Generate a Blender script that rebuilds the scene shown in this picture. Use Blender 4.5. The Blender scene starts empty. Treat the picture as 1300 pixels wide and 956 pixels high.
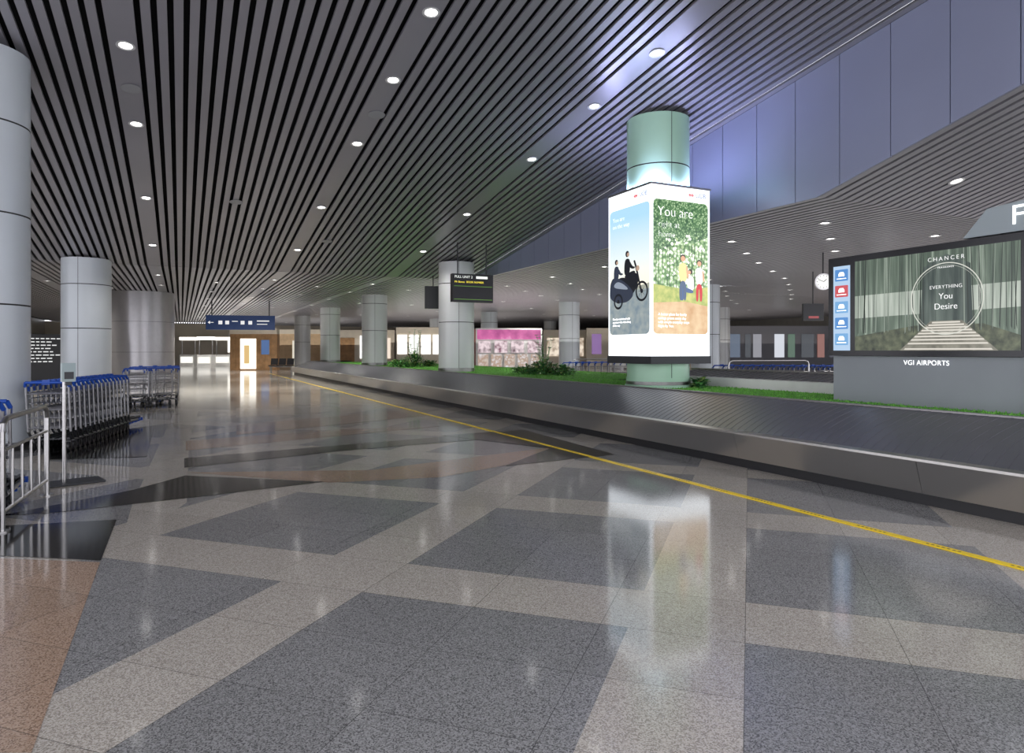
import bpy, math, random
from mathutils import Vector, Matrix
random.seed(7)
sc = bpy.context.scene
F = 867.0; HOR = 445.0; CH = 1.5
SA, CA = 0.436, 0.900
def proj_dir(px, py):
    xc = (px-650)/F; zz = (HOR-py)/F
    return (SA+CA*xc, CA-SA*xc, zz)
def P(px, py, z=0.0):
    d = proj_dir(px, py); t = (z-CH)/d[2]
    return (d[0]*t, d[1]*t)
def PD(px, zc):
    d = proj_dir(px, HOR); return (d[0]*zc, d[1]*zc)
def LIN(r, g, b):
    f = lambda c: (c/255/12.92) if c <= 10 else ((c/255+0.055)/1.055)**2.4
    return (f(r), f(g), f(b))

# ---------------------------------------------------------------- materials
MC = {}
def mat(name, col=(.5,.5,.5), rough=.5, metal=0.0, em=None, es=0.0, nscale=0, namt=.15, bump=0.0, coat=0.0, spec=None):
    if name in MC: return MC[name]
    m = bpy.data.materials.new(name); m.use_nodes = True
    nt = m.node_tree; b = nt.nodes['Principled BSDF']
    b.inputs['Base Color'].default_value = (*col, 1)
    b.inputs['Roughness'].default_value = rough
    b.inputs['Metallic'].default_value = metal
    if spec is not None: b.inputs['Specular IOR Level'].default_value = spec
    if coat: b.inputs['Coat Weight'].default_value = coat
    if em:
        b.inputs['Emission Color'].default_value = (*em, 1)
        b.inputs['Emission Strength'].default_value = es
    if nscale:
        tc = nt.nodes.new('ShaderNodeTexCoord'); n = nt.nodes.new('ShaderNodeTexNoise')
        n.inputs['Scale'].default_value = nscale; n.inputs['Detail'].default_value = 3
        nt.links.new(tc.outputs['Object'], n.inputs['Vector'])
        r = nt.nodes.new('ShaderNodeValToRGB')
        r.color_ramp.elements[0].position = .3; r.color_ramp.elements[1].position = .7
        r.color_ramp.elements[0].color = (*[c*(1-namt) for c in col], 1)
        r.color_ramp.elements[1].color = (*[min(1, c*(1+namt)) for c in col], 1)
        nt.links.new(n.outputs['Fac'], r.inputs['Fac']); nt.links.new(r.outputs['Color'], b.inputs['Base Color'])
        if bump:
            bp = nt.nodes.new('ShaderNodeBump'); bp.inputs['Strength'].default_value = bump; bp.inputs['Distance'].default_value = .02
            nt.links.new(n.outputs['Fac'], bp.inputs['Height']); nt.links.new(bp.outputs['Normal'], b.inputs['Normal'])
    MC[name] = m; return m
def emat(name, col, s, ramp=None, scale=5, kind='noise', zgrad=None):
    """emissive picture surface; optional procedural ramp"""
    if name in MC: return MC[name]
    m = bpy.data.materials.new(name); m.use_nodes = True
    nt = m.node_tree; b = nt.nodes['Principled BSDF']
    b.inputs['Base Color'].default_value = (.02, .02, .02, 1); b.inputs['Roughness'].default_value = .25
    b.inputs['Emission Color'].default_value = (*col, 1); b.inputs['Emission Strength'].default_value = s
    if ramp:
        tc = nt.nodes.new('ShaderNodeTexCoord')
        if kind == 'noise':
            n = nt.nodes.new('ShaderNodeTexNoise'); n.inputs['Scale'].default_value = scale; n.inputs['Detail'].default_value = 5
            nt.links.new(tc.outputs['Object'], n.inputs['Vector']); out = n.outputs['Fac']
        elif kind == 'voronoi':
            n = nt.nodes.new('ShaderNodeTexVoronoi'); n.inputs['Scale'].default_value = scale
            nt.links.new(tc.outputs['Object'], n.inputs['Vector']); out = n.outputs['Distance']
        elif kind == 'zgrad':
            sx = nt.nodes.new('ShaderNodeSeparateXYZ'); nt.links.new(tc.outputs['Object'], sx.inputs[0])
            mr = nt.nodes.new('ShaderNodeMapRange'); mr.inputs[1].default_value = zgrad[0]; mr.inputs[2].default_value = zgrad[1]
            nt.links.new(sx.outputs['Z'], mr.inputs[0]); out = mr.outputs[0]
        elif kind == 'vert':
            mp = nt.nodes.new('ShaderNodeMapping'); mp.inputs['Scale'].default_value = (scale, scale, .8)
            n = nt.nodes.new('ShaderNodeTexNoise'); n.inputs['Scale'].default_value = 1; n.inputs['Detail'].default_value = 6
            nt.links.new(tc.outputs['Object'], mp.inputs[0]); nt.links.new(mp.outputs[0], n.inputs['Vector']); out = n.outputs['Fac']
        r = nt.nodes.new('ShaderNodeValToRGB'); els = r.color_ramp.elements
        while len(els) < len(ramp): els.new(.5)
        for e, (p, c) in zip(els, ramp): e.position = p; e.color = (*c, 1)
        nt.links.new(out, r.inputs['Fac']); nt.links.new(r.outputs['Color'], b.inputs['Emission Color'])
    MC[name] = m; return m

# ---------------------------------------------------------------- mesh builder
class MB:
    def __init__(s): s.v = []; s.f = []; s.m = []
    def poly(s, pts, mi=0):
        n = len(s.v); s.v += [tuple(p) for p in pts]; s.f.append(tuple(range(n, n+len(pts)))); s.m.append(mi); return s
    def box(s, x0, y0, z0, x1, y1, z1, mi=0):
        n = len(s.v)
        s.v += [(x0,y0,z0),(x1,y0,z0),(x1,y1,z0),(x0,y1,z0),(x0,y0,z1),(x1,y0,z1),(x1,y1,z1),(x0,y1,z1)]
        for q in ((3,2,1,0),(4,5,6,7),(0,1,5,4),(1,2,6,5),(2,3,7,6),(3,0,4,7)):
            s.f.append(tuple(n+i for i in q)); s.m.append(mi)
        return s
    def hexa(s, p8, mi=0):
        n = len(s.v); s.v += [tuple(p) for p in p8]
        for q in ((3,2,1,0),(4,5,6,7),(0,1,5,4),(1,2,6,5),(2,3,7,6),(3,0,4,7)):
            s.f.append(tuple(n+i for i in q)); s.m.append(mi)
        return s
    def tube(s, a, b, r, n=8, mi=0, r2=None):
        a = Vector(a); b = Vector(b); d = (b-a).normalized()
        u = d.cross(Vector((0,0,1)));
        if u.length < .01: u = Vector((1,0,0))
        u.normalize(); w = d.cross(u); k = len(s.v); r2 = r if r2 is None else r2
        for (c, rr) in ((a, r), (b, r2)):
            for i in range(n):
                t = 2*math.pi*i/n; s.v.append(tuple(c+u*rr*math.cos(t)+w*rr*math.sin(t)))
        for i in range(n):
            j = (i+1) % n; s.f.append((k+i, k+j, k+n+j, k+n+i)); s.m.append(mi)
        s.f.append(tuple(k+i for i in reversed(range(n)))); s.m.append(mi)
        s.f.append(tuple(k+n+i for i in range(n))); s.m.append(mi)
        return s
    def path(s, pts, r, n=8, mi=0):
        for a, b in zip(pts[:-1], pts[1:]): s.tube(a, b, r, n, mi)
        return s
    def lathe(s, prof, n=32, mi=0, cx=0, cy=0, mis=None):
        k = len(s.v)
        for (r, z) in prof:
            for i in range(n):
                t = 2*math.pi*i/n; s.v.append((cx+r*math.cos(t), cy+r*math.sin(t), z))
        for j in range(len(prof)-1):
            for i in range(n):
                i2 = (i+1) % n
                s.f.append((k+j*n+i, k+j*n+i2, k+(j+1)*n+i2, k+(j+1)*n+i)); s.m.append(mis[j] if mis else mi)
        return s
    def disc(s, c, r, n=24, mi=0, axis='y', r_in=0):
        pts = []
        for i in range(n):
            t = 2*math.pi*i/n
            if axis == 'y': pts.append((c[0]+r*math.cos(t), c[1], c[2]+r*math.sin(t)))
            else: pts.append((c[0]+r*math.cos(t), c[1]+r*math.sin(t), c[2]))
        if not r_in: s.poly(pts, mi)
        else:
            k = len(s.v); s.v += pts
            q = r_in/r; s.v += [tuple(c[j]+(p[j]-c[j])*q for j in range(3)) for p in pts]
            for i in range(n):
                j = (i+1) % n; s.f.append((k+i, k+j, k+n+j, k+n+i)); s.m.append(mi)
        return s
    def rrect(s, x0, z0, x1, z1, r, y, mi=0):
        pts = []
        for cx, cz, a0 in ((x1-r, z0+r, -90), (x1-r, z1-r, 0), (x0+r, z1-r, 90), (x0+r, z0+r, 180)):
            for i in range(7):
                t = math.radians(a0+15*i); pts.append((cx+r*math.cos(t), y, cz+r*math.sin(t)))
        return s.poly(pts, mi)
    def obj(s, name, mats, parent=None, loc=(0,0,0), rot=0.0, smooth=False, **props):
        me = bpy.data.meshes.new(name); me.from_pydata(s.v, [], s.f); me.update()
        if not isinstance(mats, (list, tuple)): mats = [mats]
        for m in mats: me.materials.append(m)
        me.polygons.foreach_set('material_index', s.m)
        if smooth:
            me.polygons.foreach_set('use_smooth', [True]*len(me.polygons))
            try: me.set_sharp_from_angle(angle=math.radians(40))
            except Exception: pass
        return place(bpy.data.objects.new(name, me), parent, loc, rot, **props)
def place(o, parent=None, loc=(0,0,0), rot=0.0, **props):
    sc.collection.objects.link(o)
    if parent: o.parent = parent
    o.location = loc; o.rotation_euler = (0, 0, rot) if not isinstance(rot, tuple) else rot
    for k, v in props.items(): o[k] = v
    return o
def empty(name, loc, rot=0.0, **props):
    o = bpy.data.objects.new(name, None); o.empty_display_size = .2
    return place(o, None, loc, rot, **props)
def text(body, size, m, parent, loc, name='lettering', align='CENTER', ext=.0015, sx=1.0, space=1.0, thin=0.0):
    lines = body.split('\n')
    for i, ln in enumerate(lines):
        c = bpy.data.curves.new('t', 'FONT'); c.body = ln; c.size = size; c.align_x = align; c.align_y = 'CENTER'
        c.extrude = ext; c.space_character = space; c.offset = -thin
        o = bpy.data.objects.new('t', c); sc.collection.objects.link(o)
        dg = bpy.context.evaluated_depsgraph_get(); dg.update()
        me = bpy.data.meshes.new_from_object(o.evaluated_get(dg)); bpy.data.objects.remove(o)
        me.name = name; me.materials.clear(); me.materials.append(m)
        me.transform(Matrix.Rotation(math.pi/2, 4, 'X') @ Matrix.Diagonal((sx, 1, 1, 1)))
        place(bpy.data.objects.new(name, me), parent, (loc[0], loc[1], loc[2]-i*size*1.08), 0.0)
def dup(root, loc, rot=None, **props):
    o = root.copy(); sc.collection.objects.link(o); o.location = loc
    if rot is not None: o.rotation_euler = (0, 0, rot)
    for k, v in props.items(): o[k] = v
    for ch in root.children:
        if ch.type == 'LIGHT': continue
        c = ch.copy(); sc.collection.objects.link(c); c.parent = o
        c.matrix_parent_inverse = ch.matrix_parent_inverse
    return o

# ---------------------------------------------------------------- common materials
steel = mat('brushed_steel', (.50,.49,.48), .28, 1.0, nscale=30, namt=.06)
cart_steel = mat('trolley_steel', (.36,.36,.37), .32, 1.0, nscale=20, namt=.08)
skirt = mat('carousel_skirt_steel', (.66,.64,.61), .28, 1.0, nscale=.6, namt=.05)
steel_dk = mat('satin_steel', (.30,.29,.29), .32, .9, nscale=14, namt=.1)
black = mat('black_plastic', (.012,.012,.014), .4)
dark = mat('dark_grey_metal', (.03,.032,.036), .5)
blue = mat('blue_plastic', LIN(26,74,165), .35)
white = mat('white_paint', (.7,.7,.68), .45, nscale=4, namt=.04)
cream = mat('cream_wall_paint', LIN(228,218,200), .5, nscale=2, namt=.05)
grey = mat('grey_laminate', LIN(130,136,142), .4, nscale=3, namt=.05)
wood = mat('wood_veneer', LIN(178,138,96), .5, nscale=3, namt=.2)
glow = mat('downlight_lens', (1,1,1), .4, em=(1,.97,.93), es=9)
wtext = mat('white_lit_letter', (.9,.9,.9), .4, em=(1,1,1), es=1.4)

# ---------------------------------------------------------------- floor
HC = 4.28
def Zc_(Y): return CH + 4.72 - .14*(Y-11.3)
YT = 11.3 + (CH+4.72-HC)/.14
BX = 10.35
def granite(name, cols, pattern=False, light=None):
    m = bpy.data.materials.new(name); m.use_nodes = True; nt = m.node_tree; N = nt.nodes; L = nt.links
    b = N['Principled BSDF']; tc = N.new('ShaderNodeTexCoord')
    def speck(cols, sc_, off):
        v = N.new('ShaderNodeTexVoronoi'); v.inputs['Scale'].default_value = sc_
        mp = N.new('ShaderNodeMapping'); mp.inputs['Location'].default_value = (off, off, 0)
        L.new(tc.outputs['Object'], mp.inputs[0]); L.new(mp.outputs[0], v.inputs['Vector'])
        sp = N.new('ShaderNodeSeparateColor'); L.new(v.outputs['Color'], sp.inputs[0])
        r = N.new('ShaderNodeValToRGB'); r.color_ramp.interpolation = 'CONSTANT'
        e = r.color_ramp.elements
        while len(e) < len(cols): e.new(.5)
        for i, (el, c) in enumerate(zip(e, cols)): el.position = i/len(cols); el.color = (*c, 1)
        L.new(sp.outputs[0], r.inputs[0]); return r.outputs[0]
    A, B, C = cols
    col = speck([A, B, C, A, B], 180, 0)
    def math_(op, a, bb):
        n = N.new('ShaderNodeMath'); n.operation = op
        for i, x in enumerate((a, bb)):
            if x is None: continue
            if isinstance(x, (int, float)): n.inputs[i].default_value = x
            else: L.new(x, n.inputs[i])
        return n.outputs[0]
    sx = N.new('ShaderNodeSeparateXYZ'); L.new(tc.outputs['Object'], sx.inputs[0])
    u = math_('MULTIPLY', math_('ADD', sx.outputs[0], sx.outputs[1]), .70711)
    v = math_('MULTIPLY', math_('SUBTRACT', sx.outputs[1], sx.outputs[0]), .70711)
    def band(c, start, width, period):
        f = math_('FLOORED_MODULO', math_('SUBTRACT', c, start), period)
        return math_('LESS_THAN', f, width)
    if pattern:
        msk = math_('MAXIMUM', band(u, 3.7, .6, 2.4), band(v, 2.27, .6, 2.25))
        lc = speck(light, 180, 3.3)
        mx = N.new('ShaderNodeMix'); mx.data_type = 'RGBA'; L.new(msk, mx.inputs[0]); L.new(col, mx.inputs[6]); L.new(lc, mx.inputs[7]); col = mx.outputs[2]
    cell = N.new('ShaderNodeCombineXYZ')
    L.new(math_('FLOOR', math_('DIVIDE', math_('SUBTRACT', u, 3.7), .6), None), cell.inputs[0])
    L.new(math_('FLOOR', math_('DIVIDE', math_('SUBTRACT', v, 2.27), .75), None), cell.inputs[1])
    wn = N.new('ShaderNodeTexWhiteNoise'); wn.noise_dimensions = '3D'; L.new(cell.outputs[0], wn.inputs['Vector'])
    mrv = N.new('ShaderNodeMapRange'); mrv.inputs[3].default_value = .94; mrv.inputs[4].default_value = 1.06; L.new(wn.outputs['Value'], mrv.inputs[0])
    vm = N.new('ShaderNodeVectorMath'); vm.operation = 'SCALE'; L.new(col, vm.inputs[0]); L.new(mrv.outputs[0], vm.inputs['Scale']); col = vm.outputs[0]
    jm = math_('MAXIMUM', band(u, 3.698, .004, .6), band(v, 2.268, .004, .75))
    mj = N.new('ShaderNodeMix'); mj.data_type = 'RGBA'; L.new(math_('MULTIPLY', jm, .6), mj.inputs[0]); L.new(col, mj.inputs[6]); mj.inputs[7].default_value = (.02,.02,.02,1)
    L.new(mj.outputs[2], b.inputs['Base Color'])
    n = N.new('ShaderNodeTexNoise'); n.inputs['Scale'].default_value = .5; n.inputs['Detail'].default_value = 4; L.new(tc.outputs['Object'], n.inputs['Vector'])
    mr = N.new('ShaderNodeMapRange'); mr.inputs[3].default_value = .08; mr.inputs[4].default_value = .12
    L.new(n.outputs['Fac'], mr.inputs[0]); L.new(mr.outputs[0], b.inputs['Roughness'])
    b.inputs['Specular IOR Level'].default_value = .40
    return m
g_main = granite('polished_granite_floor', [(.225,.225,.22), (.33,.33,.325), (.115,.115,.115)], True, [(.47,.43,.37), (.57,.535,.475), (.32,.29,.25)])
g_black = granite('black_granite_inlay', [(.010,.010,.011), (.018,.018,.018), (.007,.007,.007)])
g_pink = granite('tan_granite_inlay', [(.38,.26,.18), (.47,.34,.25), (.22,.145,.10)])
g_light = granite('pale_granite_inlay', [(.47,.43,.37), (.57,.535,.475), (.32,.29,.25)])
fb = MB(); fb.poly([(-12,-4,0),(48,-4,0),(48,80,0),(-12,80,0)], 0)
LAY = [0]
def inlay(pts, mi, lay=0):
    LAY[0] += 1
    w = [P(*p) for p in pts]
    a = sum(w[i][0]*w[(i+1)%len(w)][1]-w[(i+1)%len(w)][0]*w[i][1] for i in range(len(w)))
    if a < 0: w.reverse()
    fb.poly([(x, y, .0004*LAY[0]) for x, y in w], mi)
inlay([(150,700),(168,640),(236,490),(262,490),(240,560),(237,638)], 3)
inlay([(300,500),(520,505),(470,520),(300,530)], 3)
inlay([(262,470),(330,470),(420,490),(300,500),(262,500)], 3)
inlay([(0,709),(127,714),(40,956),(-300,956)], 2)
inlay([(300,540),(520,520),(540,528),(300,552)], 2)
inlay([(236,560),(430,545),(560,541),(236,572)], 2)
inlay([(236,600),(470,597),(700,568),(712,578),(560,606),(420,613)], 2)
inlay([(0,668),(148,660),(128,712),(0,706)], 1)
inlay([(60,652),(0,655),(170,622),(235,604),(235,633)], 1)
inlay([(235,604),(412,612),(235,633)], 1)
inlay([(234,582),(665,546),(672,553),(440,572),(234,594)], 1)
inlay([(60,584),(186,580),(196,541),(60,556)], 1)
inlay([(640,592),(710,565),(780,577)], 1)
inlay([(560,553),(665,546),(780,577),(706,570)], 1)
fb.obj('floor', [g_main, g_black, g_pink, g_light], kind='structure', label='polished speckled granite floor with diamond bands and dark inlays', category='floor')

ym = mat('yellow_tape', LIN(255,218,35), .4, nscale=8, namt=.04)
lb = MB(); lb.box(5.16,-3,.001,5.235,47,.008,0)
y = -2.9
while y < 30:
    for k in range(7): lb.box(5.185, y+k*.04, .0082, 5.205, y+k*.04+.022, .0084, 1)
    y += .6
lb.obj('floor_safety_line', [ym, mat('tape_print', LIN(120,96,30), .5)], label='yellow safety line printed along the floor beside the carousel', category='floor marking')

# ---------------------------------------------------------------- ceilings
slat = mat('ceiling_slat_metal', LIN(158,156,163), .34, .3, nscale=.8, namt=.04)
void = mat('ceiling_void_black', (.003,.003,.004), .9)
cb = MB(); cf = MB(); ROWS = [-4.8, -.76, 3.3, 7.2]
x = -11.0; Y0 = -3.0
def zsl(y): return Zc_(y)
PW, PG = .125, .085
while x < BX-.02:
    wide = next((r for r in ROWS if x < r and x+PW+PG > r-.16), None)
    x1 = wide+.16 if wide is not None else x+PW
    x1 = min(x1, BX)
    a, b_ = zsl(Y0), zsl(YT)
    cb.hexa([(x,Y0,a),(x1,Y0,a),(x1,YT,b_),(x,YT,b_),(x,Y0,a+.05),(x1,Y0,a+.05),(x1,YT,b_+.05),(x,YT,b_+.05)], 0)
    cf.box(x, YT+.06, HC, x1, 79.9, HC+.04, 0)
    x = x1+PG
cb.poly([(-12,Y0,zsl(Y0)+.2),(-12,YT,zsl(YT)+.2),(BX,YT,zsl(YT)+.2),(BX,Y0,zsl(Y0)+.2)], 1)
cb.obj('ceiling', [slat, void], kind='structure', label='sloping linear metal slat ceiling with dark gaps', category='ceiling')
cf.poly([(-12,YT,HC+.2),(-12,80,HC+.2),(48,80,HC+.2),(48,YT,HC+.2)], 1)
def zr(y): return HC + max(0, 8.7-y)*.26
cb = MB(); x = BX+.05
while x < 47:
    w = .14
    for ya, yb in ((-3, 8.7), (8.7, YT)):
        a, b_ = zr(ya), zr(yb)
        cb.hexa([(x,ya,a),(x+w,ya,a),(x+w,yb,b_),(x,yb,b_),(x,ya,a+.04),(x+w,ya,a+.04),(x+w,yb,b_+.04),(x,yb,b_+.04)], 0)
    cf.box(x, YT+.06, HC, x+w, 79.9, HC+.04, 0)
    x += .22
for ya, yb in ((-3, 8.7), (8.7, YT)):
    a, b_ = zr(ya)+.18, zr(yb)+.18
    cb.poly([(BX,ya,a),(BX,yb,b_),(48,yb,b_),(48,ya,a)], 1)
cb.obj('ceiling.002', [slat, void], kind='structure', label='low slatted ceiling beyond the panelled bulkhead', category='ceiling')
cf.obj('ceiling.001', [slat, void], kind='structure', label='flat low slatted metal ceiling', category='ceiling')
bm_ = mat('bulkhead_panel_blue_grey', LIN(146,151,176), .36, .2, nscale=.6, namt=.04)
tb = MB(); y = -3.19
while y < YT-.05:
    y1 = min(y+.95, YT)
    ya, yb = y+.008, y1-.008
    def seg(ya, yb):
        tb.hexa([(BX-.04,ya,zr(ya)-.02),(BX+.0,ya,zr(ya)-.02),(BX+.0,yb,zr(yb)-.02),(BX-.04,yb,zr(yb)-.02),
                 (BX-.04,ya,Zc_(ya)),(BX+.0,ya,Zc_(ya)),(BX+.0,yb,Zc_(yb)),(BX-.04,yb,Zc_(yb))], 0)
    if ya < 8.7 < yb: seg(ya, 8.7); seg(8.7, yb)
    else: seg(ya, yb)
    y = y1
for ya, yb in ((-3, 8.7), (8.7, YT)):
    tb.poly([(BX+.0,ya,zr(ya)),(BX+.0,yb,zr(yb)),(BX+.0,yb,Zc_(yb)+.1),(BX+.0,ya,Zc_(ya)+.1)], 1)
tb.obj('trim_1', [bm_, void], kind='structure', label='blue-grey metal panelled bulkhead between two ceilings', category='bulkhead')

# ---------------------------------------------------------------- walls
wl = mat('wall_stone', LIN(160,156,150), .4, nscale=1.5, namt=.1)
wf = mat('wall_far_beige', LIN(205,196,180), .5, nscale=.6, namt=.1)
MB().box(-12.2,24,0,-12,80,HC+.2,0).obj('wall_left', wl, kind='structure', label='grey stone side wall', category='wall')
MB().box(-12,80,0,48,80.2,HC+.1,0).obj('wall_far', wf, kind='structure', label='beige end wall of the hall', category='wall')
MB().box(48,20,0,48.2,80,HC+.2,0).obj('wall_right', wl, kind='structure', label='grey side wall', category='wall')

# ---------------------------------------------------------------- columns
colm = mat('column_enamel', LIN(200,206,210), .3, .05, nscale=1.2, namt=.03)
colg = mat('column_enamel_green', LIN(168,206,180), .3, .05, nscale=1.2, namt=.03)
seam = mat('column_seam', (.03,.03,.03), .7)
def column(x, y, r, z0, z1, label, m=None):
    b = MB(); prof = [(r+.02, z0), (r+.02, z0+.12), (r, z0+.13)]; mis = [1, 1]
    z = z0+.13
    k = 2.05 if z0 < .1 else 1.6
    while z+k < z1-.2:
        prof += [(r, z+k-.012), (r-.012, z+k-.01), (r-.012, z+k+.01), (r, z+k+.012)]; mis += [0, 2, 2, 2]
        z += k; k = 1.35
    prof += [(r, z1)]; mis += [0]
    b.lathe(prof, 48, 0, mis=mis)
    for a in (0.6, 3.74):
        c, s_ = math.cos(-a-1.2), math.sin(-a-1.2); t = (-s_*.006, c*.006)
        p = (c*(r+.001), s_*(r+.001))
        b.poly([(p[0]-t[0],p[1]-t[1],z0+.13),(p[0]+t[0],p[1]+t[1],z0+.13),(p[0]+t[0],p[1]+t[1],z1),(p[0]-t[0],p[1]-t[1],z1)], 2)
    return b.obj('round_column', [m or colm, steel_dk, seam], None, (x, y, 0), smooth=True, label=label, category='column', group='enamel panel clad columns')
GZ = .76
colmg = mat('column_enamel_warm', LIN(206,208,208), .3, .05, nscale=1.2, namt=.03)
for i, y in enumerate((11.3, 22.7, 34.1, 45.5, 56.9)):
    column(8.8, y, .63, GZ if y < 46 else 0, (Zc_(y+.6)+.06 if y < YT else HC+.03), 'pale green enamel clad round column carrying the advertising box' if i == 0 else ('pale silvery clad round column on the grass island' if y < 46 else 'pale silvery clad round column'), colg if i == 0 else colmg)
column(-2.8, 12.75, .70, 0, Zc_(13.5)+.06, 'thick pale blue-grey clad round column beside the trolleys')
column(-2.66, 25.0, .68, 0, HC+.06, 'thick pale blue-grey clad round column beside parked trolleys')
for x, y in ((20.2,22.7),(20.2,34.1),(20.2,45.5),(20.2,56.9),(31.6,34.1),(31.6,45.5),(31.6,56.9),(31.6,22.7)):
    column(x, y, .6, 0, HC+.04, 'pale clad round column across the arrivals hall', colmg if x > 30 else colm)

# ---------------------------------------------------------------- downlights
ring_m = mat('downlight_ring', (.75,.75,.75), .35, .3)
def downlight_master():
    b = MB(); b.lathe([(.13,-.004),(.135,-.012),(.10,-.014),(.088,.0),(.085,.05)], 20)
    r = b.obj('downlight', ring_m, None, (0,0,0), smooth=True, label='round recessed ceiling downlight with glowing lens', category='ceiling light', group='recessed ceiling downlights')
    MB().disc((0,0,.0), .085, 16, axis='z').obj('lens', glow, r)
    return r
dm = downlight_master(); first_used = False
slope_ang = math.atan(-.14)
def downlight(x, y, z, tilt=0.0, spot=0, rad=.15):
    global first_used
    if not first_used: o = dm; first_used = True; o.location = (x, y, z)
    else: o = dup(dm, (x, y, z))
    o.rotation_euler = (tilt, 0, 0)
    if spot:
        l = bpy.data.lights.new('downlight_beam', 'SPOT'); l.energy = spot; l.spot_size = math.radians(150); l.spot_blend = .6
        l.color = (1, .96, .92); l.shadow_soft_size = rad
        lo = bpy.data.objects.new('downlight_beam', l); sc.collection.objects.link(lo); lo.parent = o; lo.location = (0, 0, -.03); lo.rotation_euler = (-tilt, 0, 0)
def ceil_pt(px, py):
    d = proj_dir(px, py); t = (4.72+.14*11.3)/(d[2]+.14*d[1]); return d[0]*t, d[1]*t
ys_row = {0: [(158,57),(173,157),(186,251),(195,311)], 1: [(547,15),(499,101),(453,182),(408,263),(378,317)], 2: [(838,68),(756,135),(676,202),(594,272),(537,319)]}
for k, lst in ys_row.items():
    for p in lst:
        X, Y = ceil_pt(*p); X = ROWS[k+1]
        downlight(X, Y, Zc_(Y)-.003, slope_ang, 180 if Y > 19 else 0)
    Y = ceil_pt(*lst[0])[1]-3
    while Y > -1:
        downlight(ROWS[k+1], Y, Zc_(Y)-.003, slope_ang, 0); Y -= 3.2
for X in (-8.5, -4.8, -.76, 3.3, 7.2):
    for i, Y in enumerate((28.2, 32.5, 37.5, 43, 50, 58, 67, 74)):
        downlight(X, Y, HC-.003, 0, 620 if (i % 2 == 0) else 0)
for X in (-2.8, 1.3, 5.3, 9.4):
    for Y in (30.3, 35, 40, 46.5, 54, 62, 71):
        downlight(X, Y, HC-.003)
for X in (12.6, 16.4, 20.8, 25, 29.5, 35):
    for i, Y in enumerate((5.2, 7.6, 10.4, 13.2, 16, 19, 22.5, 26.5, 30.5, 35, 40, 46, 53, 61)):
        if Y/X > 4.4: continue
        t = math.atan(-.26) if Y < 8.7 else 0
        downlight(X, Y, zr(Y)-.003, t, 480 if (i % 4 == 2 and X in (20.8, 29.5, 35)) or (i in (6,10) and X == 12.6) or (i in (8,11) and X in (16.4,25)) else 0)
for X in (14.5, 18.6, 22.9, 27.2):
    for Y in (11.8, 14.6, 17.5, 20.7, 24.4, 28.5, 32.7):
        downlight(X, Y, HC-.003)
for px, py in ((167,112),(415,306),(478,145),(300,256)):
    X, Y = ceil_pt(px, py)
    MB().lathe([(.16,-.006),(.165,-.012),(.14,-.014),(.0,-.012)], 20).obj('ceiling_speaker', mat('speaker_grille',(.35,.35,.36),.6), None, (X,Y,Zc_(Y)-.004), rot=(slope_ang,0,0), label='small round flush ceiling loudspeaker', category='speaker', group='ceiling loudspeakers')
def upward_fill(x, y, z, sx, sy, e, col=(1,.93,.85)):  # added area lights without real fittings, brighten the low ceilings from below
    l = bpy.data.lights.new('ceiling_fill', 'AREA'); l.shape = 'RECTANGLE'; l.size = sx; l.size_y = sy; l.energy = e; l.color = col
    lo = bpy.data.objects.new('ceiling_fill', l); sc.collection.objects.link(lo); lo.location = (x, y, z); lo.rotation_euler = (math.pi, 0, 0)
upward_fill(4, 47, 1.7, 6, 12, 230, (1,.96,.94)); upward_fill(8, 66, 2.0, 14, 14, 560, (1,.96,.9))
upward_fill(17, 15, 2.2, 9, 12, 130, (1,.97,.97)); upward_fill(30, 18, 2.0, 12, 16, 220); upward_fill(17, 36, 2.0, 11, 14, 350, (1,.96,.92)); upward_fill(34, 40, 2.0, 16, 16, 430); upward_fill(20, 54, 2.2, 12, 16, 420)

# ---------------------------------------------------------------- carousel
rubber = mat('carousel_rubber', (.11,.11,.122), .34, .1, nscale=3, namt=.06)
car = empty('baggage_carousel', (6.9, 20, 0), label='long sloped baggage carousel with dark rubber plates and steel skirt', category='baggage carousel')
def cpart(b, name, m, **k): 
    b.v = [(v[0]-6.9, v[1]-20, v[2]) for v in b.v]; return b.obj(name, m, car, **k)
YA, YB = -3.0, 45.5
b = MB()
w = (6.5, .46, 7.5, .82); pitch = .12; y = YA
nseg = 6
while y < YB:
    for i in range(nseg):
        t0, t1 = i/nseg, (i+1)/nseg
        o0, o1 = .08*(1-(2*t0-1)**2), .08*(1-(2*t1-1)**2)
        X0, X1 = w[0]+(w[2]-w[0])*t0, w[0]+(w[2]-w[0])*t1; Z0, Z1 = w[1]+(w[3]-w[1])*t0, w[1]+(w[3]-w[1])*t1
        b.poly([(X0,y+o0,Z0+.004),(X1,y+o1,Z1+.004),(X1,y+pitch+o1,Z1),(X0,y+pitch+o0,Z0)], 0)
        b.poly([(X0,y+pitch+o0,Z0),(X1,y+pitch+o1,Z1),(X1,y+pitch+o1,Z1+.004),(X0,y+pitch+o0,Z0+.004)], 0)
    y += pitch
cpart(b, 'belt', rubber)
b = MB()
yy = YA
while yy < YB:
    y1 = min(yy+2.4, YB)
    b.hexa([(6.43,yy+.002,.12),(6.5,yy+.002,.12),(6.5,y1-.002,.12),(6.43,y1-.002,.12),(6.33,yy+.002,.44),(6.42,yy+.002,.44),(6.42,y1-.002,.44),(6.33,y1-.002,.44)])
    yy = y1
b.box(6.33,YA,.44,6.5,YB,.465)
cpart(b, 'skirt_panel', skirt)
cpart(MB().box(6.5,YA,0,7.58,YB-.1,.14), 'kick_base', black)
cpart(MB().box(7.5,YA,.5,7.58,YB,.84), 'rear_edge_trim', steel_dk)
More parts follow.
